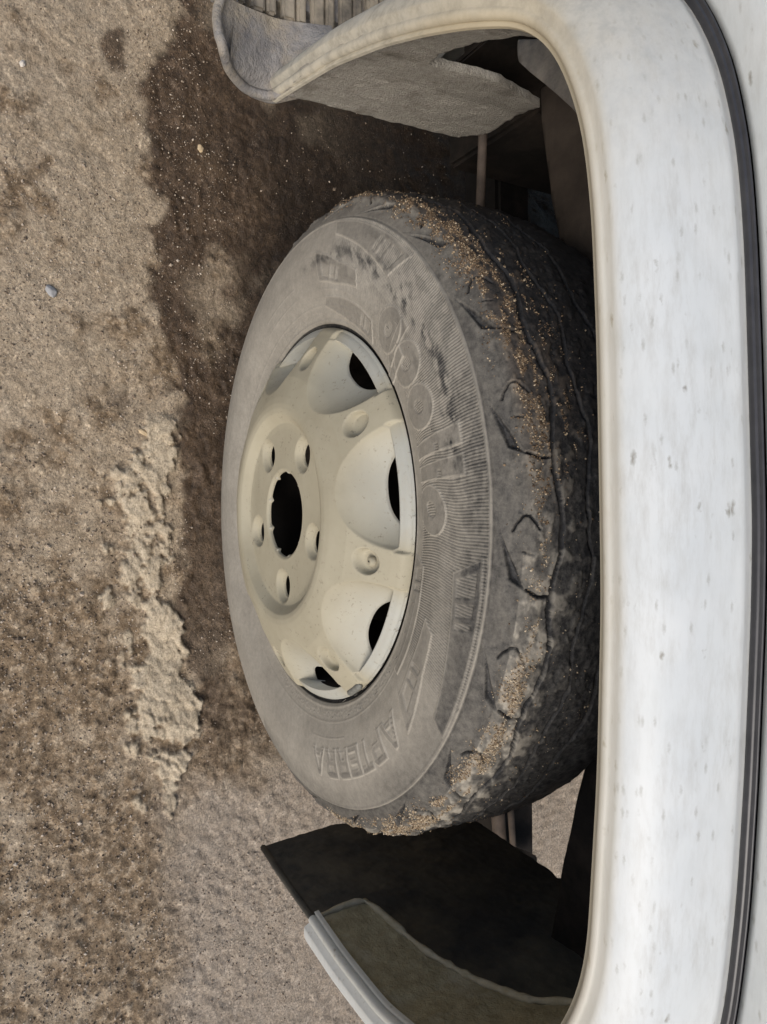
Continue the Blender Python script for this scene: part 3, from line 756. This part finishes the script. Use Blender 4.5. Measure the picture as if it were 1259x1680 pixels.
# ---------------------------------------------------------------- arch flare, gasket, fender
# lip points (L) and gasket points (S) of the flare, rear bottom -> top -> front bottom
LS = [((-.428, -.174, .398), (-.452, -.132, .40)), ((-.421, -.172, .44), (-.447, -.128, .44)), ((-.403, -.171, .525), (-.436, -.126, .53)), ((-.377, -.170, .609), (-.418, -.120, .62)),
      ((-.354, -.169, .669), (-.402, -.108, .69)), ((-.335, -.166, .715), (-.382, -.095, .745)), ((-.318, -.155, .755), (-.350, -.083, .793)),
      ((-.304, -.151, .770), (-.322, -.080, .820)), ((-.290, -.15, .782), (-.291, -.08, .835)), ((-.269, -.15, .794), (-.260, -.08, .847)),
      ((-.244, -.15, .804), (-.235, -.08, .8525)), ((-.223, -.15, .810), (-.213, -.08, .857)), ((-.197, -.15, .814), (-.183, -.08, .860)),
      ((-.167, -.15, .817), (-.150, -.08, .862)), ((-.099, -.15, .820), (-.098, -.08, .8635)), ((0, -.15, .8215), (.005, -.08, .866)),
      ((.05, -.15, .822), (.05, -.08, .865)), ((.105, -.15, .820), (.094, -.08, .863)), ((.153, -.15, .818), (.150, -.08, .860)),
      ((.212, -.15, .813), (.219, -.08, .855)), ((.249, -.15, .810), (.262, -.08, .850)), ((.276, -.15, .804), (.299, -.08, .845)),
      ((.302, -.15, .793), (.340, -.08, .832)), ((.335, -.149, .772), (.385, -.085, .81)), ((.365, -.148, .742), (.420, -.09, .775)),
      ((.398, -.147, .69), (.448, -.098, .71)), ((.419, -.147, .63), (.466, -.105, .64)), ((.428, -.147, .56), (.472, -.11, .56)),
      ((.421, -.147, .48), (.466, -.112, .48)), ((.410, -.147, .42), (.456, -.114, .42))]
L_ = resample([list(a)+list(b) for a, b in LS], 180, 4)
Lp, Sp = L_[:, :3], L_[:, 3:]
def unit(a): return a/np.linalg.norm(a, axis=-1, keepdims=True)
tan = unit(np.gradient(Lp, axis=0)+np.gradient(Sp, axis=0))
nrm = unit(np.cross(tan, Sp-Lp)); nrm = np.where(nrm[:, 1:2] > 0, -nrm, nrm)
along = np.linspace(0, 1, len(Lp))
def flare():
    rows = []; at = []; lip = []
    wid = np.linalg.norm(Sp-Lp, axis=1)[:, None]; inn = -unit(Sp-Lp)
    # return flange, rolled lip, outer skin
    for dy, dn in ((.005, -.0060), (.003, -.0055), (.001, -.0050)):
        rows.append(Lp+np.array([0, dy, 0])+inn*(.001)+nrm*dn); at.append(.9); lip.append(1.0)
    for k in range(8):
        q = -math.pi/2*.9+k/7*math.pi/2*1.9
        rows.append(Lp+unit(Sp-Lp)*(.0045-.0045*math.cos(q))+nrm*(.0045*math.sin(q))); at.append(.8); lip.append(1-.55*k/7)
    for t in np.linspace(.07, 1, 34):
        b = .0045+.0135*(math.sin(math.pi*min(1, t**.72)))
        if t > .93: b = max(.001, b*(1-(t-.93)/.07))
        rows.append(Lp+(Sp-Lp)*t+nrm*b); at.append(0); lip.append(max(0., .5*(1-(t-.06)/.07)) if t < .13 else 0)
    P = np.stack(rows, 1)
    lipA = np.tile(np.array(lip), (len(Lp), 1))
    rear = sst(.40, .24, along)[:, None]
    tcol = np.r_[np.zeros(11), np.linspace(.07, 1, 34)][None]
    dirt = np.clip(rear*(1.05-tcol*.65)+.16*np.exp(-((tcol-.98)/.05)**2)+sst(.80, .92, along)[:, None]*.12, 0, 1)
    rr = sst(.24, .14, along)[:, None]
    dirt = np.maximum(dirt, rr*.95)
    lipA = lipA*(1-.9*rr)*(1-.5*sst(.80, .9, along)[:, None])
    return grid_obj("arch_flare", P, M_white, car, rev=True, attrs=dict(dirt=dirt.ravel(), lip=np.clip(lipA*.75, 0, 1).ravel()))
flare()
out_dir = unit(Sp-Lp)
for _ in range(60): out_dir[1:-1] = out_dir[1:-1]*.5+(out_dir[:-2]+out_dir[2:])*.25
out_dir = unit(out_dir)                                     # direction away from the wheel on the body side
up_dir = out_dir.copy(); up_dir[:, 1] = .02; up_dir = unit(up_dir)
SL = slice(int(.20*len(Sp)), int(.84*len(Sp)))      # the legs of the arch carry no gasket
Sb = Sp[SL]; ub = up_dir[SL]; nb = nrm[SL]; ab = along[SL]
G0 = Sb+nb*.001; G1 = Sb+ub*.0086
def gasket():
    rows = []
    for k in range(13):
        q = math.pi*k/12; c = (1-math.cos(q))/2
        prof = .0042*math.sin(q)**.6-(.0016 if 6 <= k <= 7 else 0)
        rows.append(G0*(1-c)+G1*c+nb*prof*np.array([1, 1, .6]))
    P = np.stack(rows, 1); grid_obj("rubber_strip", P, M_rubber, car, rev=True)
gasket()
def panel(name, d0, d1, steps, edge):
    rows = []
    for t in np.linspace(0, 1, steps):
        dd = d0+(d1-d0)*t; rows.append(Sb+ub*dd+np.array([0, .001, 0])+nb*(.004*math.sin(math.pi*t)))
    if edge:                                              # folded edge at the shut line
        rows.insert(0, rows[0]+np.array([0, .012, 0])); rows.append(rows[-1]+np.array([0, .012, 0]))
    P = np.stack(rows, 1); nu, nv, _ = P.shape
    dirt = np.tile(sst(.34, .1, ab)[:, None]*.4, (1, nv))
    return grid_obj(name, P, M_white, car, rev=True, attrs=dict(dirt=dirt.ravel(), lip=np.zeros(nu*nv)))
panel("fender", .0092, .0385, 10, True)
def body_side():
    S0 = Sb+ub*.0425; n_ = len(S0)
    # outer boundary reached by the panel: rear edge, roof line of the fender, front edge
    ang = np.arctan2(S0[:, 2]-.5, S0[:, 0]); tgt = []
    for p, a in zip(S0, ang):
        dx, dz = math.cos(a), math.sin(a); c = []
        if dx < 0: c.append((-1.35+0)/dx)
        if dx > 0: c.append(.60/dx)
        if dz > 0: c.append((1.00-.5)/dz)
        if dz < 0: c.append((.36-.5)/dz)
        k = min(c); tgt.append((dx*k, -.055, .5+dz*k))
    T_ = np.array(tgt); rows = [S0+np.array([0, .014, 0]), S0+np.array([0, .002, 0])]
    for t in np.linspace(.06, 1, 16):
        rows.append(S0*(1-t)+T_*t+np.array([0, -.006*math.sin(math.pi*t), 0]))
    P = np.stack(rows, 1); nu, nv, _ = P.shape
    dirt = np.tile(sst(.34, .1, ab)[:, None]*.35, (1, nv))
    grid_obj("body_side", P, M_white, car, rev=True, attrs=dict(dirt=dirt.ravel(), lip=np.zeros(nu*nv)))
    # dark seal behind the shut line
    P = np.stack([Sb+ub*.033+np.array([0, .016, 0]), Sb+ub*.050+np.array([0, .016, 0])], 1)
    grid_obj("door_seal", P, M_rubber, car, rev=True)
body_side()
def sill():
    P = np.array([[(x, y, z) for y, z in ((.03, .455), (-.012, .46), (-.016, .50), (-.03, .62), (-.05, .76))] for x in np.linspace(-1.35, -.475, 24)])
    grid_obj("sill", P, M_white, car, attrs=dict(dirt=np.full(24*5, .7), lip=np.zeros(24*5)))
sill()
box_obj("wheel_house_back", (-.474, .0, .46), (-.466, .40, .80), M_under, car, .002)
# hood: rounds over from the body side and runs across the car
def hood():
    X = np.linspace(-1.35, .60, 40); rows = []
    for q in np.linspace(0, math.pi/2, 8): rows.append(np.stack([X, np.full(40, -.055+.05*(1-math.cos(q))), np.full(40, 1.0+.05*math.sin(q))], 1))
    for y in np.linspace(.05, 1.5, 10): rows.append(np.stack([X, np.full(40, y), np.full(40, 1.05+.02*math.sin(math.pi*y/1.5))], 1))
    P = np.stack(rows, 1)
    grid_obj("hood", P, M_white, car, rev=True, attrs=dict(dirt=np.full(40*18, .1), lip=np.zeros(40*18)))
hood()

# ---------------------------------------------------------------- mud-caked inner fender behind the wheel
gz_ = [.36, .40, .44, .524, .58, .609, .669, .714, .751, .77, .79]; gx_ = [-.424, -.421, -.417, -.403, -.385, -.377, -.354, -.336, -.318, -.304, -.286]
def inner_sheet(name, outline, y0, y1, z0, z1, curve, mat, seed, amp, out, thick=.008, step=.0028, sign=1):
    ys = np.arange(y0, y1, step); zs = np.arange(z0, z1, step)
    Y, Z = np.meshgrid(ys, zs, indexing='ij')
    sd = -sd_poly(Y, Z, outline)
    sd = sd+(fbm(Y*90, Z*90, 4, seed)-.5)*.008*sst(.02, .0, sd)*out
    nz = fbm(Y*40, Z*40, 5, seed+1)-.5; nz2 = fbm(Y*160, Z*160, 3, seed+2)-.5
    X = curve(Y, Z)+sign*(amp*nz+amp*.45*nz2)
    V = np.stack([X, Y, Z], -1).reshape(-1, 3); Q = grid_quads(len(ys), len(zs))
    if sign < 0: Q = flip(Q)
    W, faces, _ = clip_grid(V, Q, np.clip(sd.ravel(), -.01, .01), wall=(-sign*thick, .0, .0))
    return link(name, mesh_faces(name, W, faces), mat, car)
rear_curve = lambda Y, Z: np.interp(Z, gz_, gx_)-.0025
inner_fender_out = [(-.168, .416), (-.157, .418), (-.076, .422), (.034, .434), (.052, .466), (.044, .52), (.032, .574), (.003, .583), (-.038, .597), (-.073, .590), (-.104, .586),
                    (-.112, .610), (-.119, .668), (-.115, .714), (-.100, .745), (-.100, .79), (-.148, .79), (-.152, .755), (-.1645, .714), (-.168, .609), (-.1695, .525), (-.171, .45)]
inner_sheet("inner_fender", inner_fender_out, -.20, .07, .40, .795, rear_curve, M_mudcake, 201, .0032, .6)

# ---------------------------------------------------------------- front leg of the arch: yellowed flange and black liner
fz_ = [.36, .42, .48, .56, .63, .69, .742, .772, .793]; fx_ = [.400, .410, .421, .428, .419, .398, .365, .335, .302]
front_curve = lambda Y, Z: np.interp(Z, fz_, fx_)+.0035
inner_sheet("arch_flange", [(-.144, .421), (-.110, .416), (-.079, .414), (-.071, .464), (-.065, .510), (-.048, .565), (-.033, .624), (-.013, .658), (.00, .72), (.0, .79), (-.144, .79), (-.144, .60)],
            -.16, .01, .405, .795, front_curve, M_yellow, 301, .004, .4, .006, sign=-1)
liner_curve = lambda Y, Z: .462-.10*np.clip(Z-.62, 0, 1)**1.0-.35*np.clip(Z-.70, 0, 1)
inner_sheet("wheel_liner", [(-.083, .130), (-.04, .124), (.032, .114), (.11, .15), (.222, .205), (.205, .395), (.199, .41), (.207, .42), (.202, .47), (.20, .80), (-.12, .80), (-.112, .42), (-.104, .331)],
            -.125, .235, .10, .81, liner_curve, M_black, 401, .0035, .12, .005, sign=-1)
# rolled edge of the liner
tube("liner_edge", [(.464, -.083, .130), (.464, -.093, .215), (.464, -.1035, .331), (.464, -.112, .42)], .0042, M_black, car)

def caked_edge(name, pts, r, mat, seed):
    q = resample(pts, 60, 3); rg = np.random.default_rng(seed)
    rr = [r*(.55+.9*float(v)) for v in vnoise(np.linspace(0, 40, 60), 0, seed)]
    tube(name, [tuple(v) for v in q], rr, mat, car, 8)
caked_edge("mud_bead", [(float(np.interp(z, fz_, fx_))+.002, y, z) for y, z in ((-.138, .421), (-.110, .417), (-.081, .416), (-.072, .464), (-.066, .510), (-.049, .565), (-.034, .624), (-.014, .658), (-.002, .72))], .0030, M_beadmud, 9)
# bumper end: pale skin that wraps round from the front leg of the arch
def bumper():
    i0 = np.searchsorted(along, .80); Sx = Sp[i0:]; Lx = Lp[i0:]; n_ = len(Sx); rows = []
    for t in np.linspace(0, 1, 14):
        e = np.array([.135, .085, -.005])*t + np.array([0, -.012*math.sin(math.pi*t), 0])
        rows.append(Sx+e*np.ones((n_, 1)))
    back = rows[-1].copy()
    for t in np.linspace(.1, 1, 8): rows.append(back+np.array([.015*math.sin(math.pi*t), 1.35*t, 0]))
    P = np.stack(rows, 1); nu, nv, _ = P.shape
    grid_obj("bumper", P, M_white, car, rev=True, attrs=dict(dirt=np.full(nu*nv, 1.0), lip=np.full(nu*nv, .6)), thick=.004)
bumper()
def valance():
    rows = []
    for x, y0, z in ((.500, -.085, .420), (.515, -.088, .405), (.535, -.084, .392), (.560, -.07, .386), (.585, -.04, .390), (.60, .0, .40)):
        rows.append([(x+.0, y0+.16*t, z+.035*math.sin(t*1.4)-.0) for t in np.linspace(0, 1, 8)])
    P = np.array(rows); grid_obj("bumper_valance", P, M_yellow, car, thick=.006)
valance()

# ---------------------------------------------------------------- side step behind the wheel
def side_step():
    step = empty("side_step", (0, 0, 0), car)
    mat_e = np.array([(-.488, -.236, .436), (-.494, -.210, .421), (-.500, -.171, .411), (-.500, -.144, .418), (-.500, -.118, .428)])
    mid_e = np.array([(-.462, -.243, .440), (-.442, -.2215, .4270), (-.447, -.188, .411), (-.460, -.154, .409), (-.460, -.134, .446)])
    low_e = np.array([(-.432, -.243, .452), (-.430, -.226, .422), (-.430, -.202, .399), (-.430, -.176, .396), (-.427, -.160, .425)])
    A = resample(mat_e, 40, 6); B = resample(mid_e, 40, 6); D = resample(low_e, 40, 6)
    rows = []
    for t in np.linspace(0, 1, 26):
        q = A*(1-t)*(1-t)*1.0+2*t*(1-t)*(2*B-.5*A-.5*D)+t*t*D; rows.append(q)
    for k in range(1, 7):                                  # rolled under at the wheel side
        a = k/6*math.pi*.9; rows.append(D+np.array([.006*math.sin(a), .006*(1-math.cos(a)), -.006*(1-math.cos(a))]))
    for k in range(1, 6): rows.append(rows[31]+np.array([-.02*k, .004*k, -.006*k]))
    P = np.stack(rows, 1)
    ex = [P[:1]+np.array([-.002*k, .0065*k, -.010*k]) for k in range(5, 0, -1)]
    P = np.concatenate(ex+[P], 0)
    nz = fbm(P[..., 1]*60, P[..., 0]*60+P[..., 2]*40, 4, 501)-.5; P[..., 2] += nz*.003
    grid_obj("end_cap", P, M_step, step)
    tube("cap_rim", [tuple(q) for q in P[5, :26]]+[tuple(q) for q in P[6:45:2, 26]], .0048, M_step, step, 10)
    # outer skirt of the step, below the edge of the cap
    E = np.concatenate([A[:1], B[:1], D[:1]]); E = resample(E, 20, 3)
    # deck and its ribs
    box_obj("deck", (-1.25, -.225, .355), (-.512, .0, .402), M_step, step, .012)
    y = -.214; k = 0
    while y < -.01:
        box_obj("mat_rib", (-1.24, y, .4025), (-.503, y+(.0145 if k % 2 else .010), .4115), M_mat, step, .0025)
        y += .0165; k += 1
    # bright plastic rim along the outer edge
    tube("edge_rail", [(-1.25, -.232, .408), (-.8, -.232, .408), (-.53, -.232, .409), (-.502, -.2335, .414)], .0085, M_step, step)
side_step()

# ---------------------------------------------------------------- what shows in the dark of the wheel well
# grey bracket under the arch
def slab(name, poly, y, mat, thick=.01, amp=.004, seed=700):
    zs = np.arange(min(p[1] for p in poly)-.01, max(p[1] for p in poly)+.01, .006); xs = np.arange(min(p[0] for p in poly)-.01, max(p[0] for p in poly)+.01, .006)
    X, Z = np.meshgrid(xs, zs, indexing='ij'); sd = -sd_poly(X, Z, poly)
    Y = y+(fbm(X*20, Z*20, 4, seed)-.5)*amp*2
    W, faces, _ = clip_grid(np.stack([X, Y, Z], -1).reshape(-1, 3), grid_quads(len(xs), len(zs)), np.clip(sd.ravel(), -.02, .02), wall=(0, thick, 0))
    return link(name, mesh_faces(name, W, faces), mat, car)
slab("arch_bracket", [(-.397, .635), (-.379, .636), (-.363, .650), (-.336, .676), (-.308, .702), (-.288, .713), (-.24, .735), (-.24, .770), (-.30, .757), (-.345, .72), (-.375, .68)], -.05, M_bracket, .004, .003, 691)
slab("splash_panel", [(-.427, .501), (-.333, .515), (-.27, .530), (-.20, .56), (-.19, .80), (-.40, .80), (-.46, .70), (-.46, .50)], .10, M_splash, .012, .003, 701)
slab("front_apron", [(.22, .572), (.25, .561), (.391, .522), (.47, .505), (.47, .84), (.2, .84)], .10, M_under, .012, .004, 711)
slab("inner_wall", [(-.30, .60), (.30, .60), (.36, .84), (-.40, .84)], .22, M_under, .01, .004, 721)
box_obj("wheel_house_roof", (-.40, -.045, .800), (.40, .40, .812), M_under, car, .002)
box_obj("frame_rail", (-1.3, .265, .135), (.56, .33, .222), M_under, car, .006)
tube("brake_pipe", [(-.60, .10, .400), (-.454, .10, .3975), (-.365, .10, .391), (-.25, .10, .385)], .0055, M_rust, car)
tube("stabiliser_bar", [(.10, .25, .235), (.43, .25, .228), (.50, .25, .236), (.53, .30, .25)], .011, M_rust, car)
tube("stabiliser_link", [(.10, .255, .262), (.43, .255, .253), (.50, .255, .260), (.54, .30, .27)], .005, M_rust, car)
tube("front_axle", [(0, .05, ZC), (0, .7, ZC), (0, 1.2, ZC)], .045, M_under, car)
box_obj("floor_pan_light_block", (-1.35, .14, .27), (-.47, 1.45, .45), M_under, car, .005)  # hung low and deep to keep light off the ground beneath
box_obj("added_light_block", (-.46, .36, .46), (.36, 1.2, .80), M_under, car, .03)  # unseen solid block added under the hood to stop light
box_obj("rear_bulkhead", (-1.36, -.04, .35), (-1.33, 1.5, 1.04), M_under, car, .004)
box_obj("far_side_wall", (-1.35, 1.47, .30), (.58, 1.5, 1.04), M_under, car, .004)
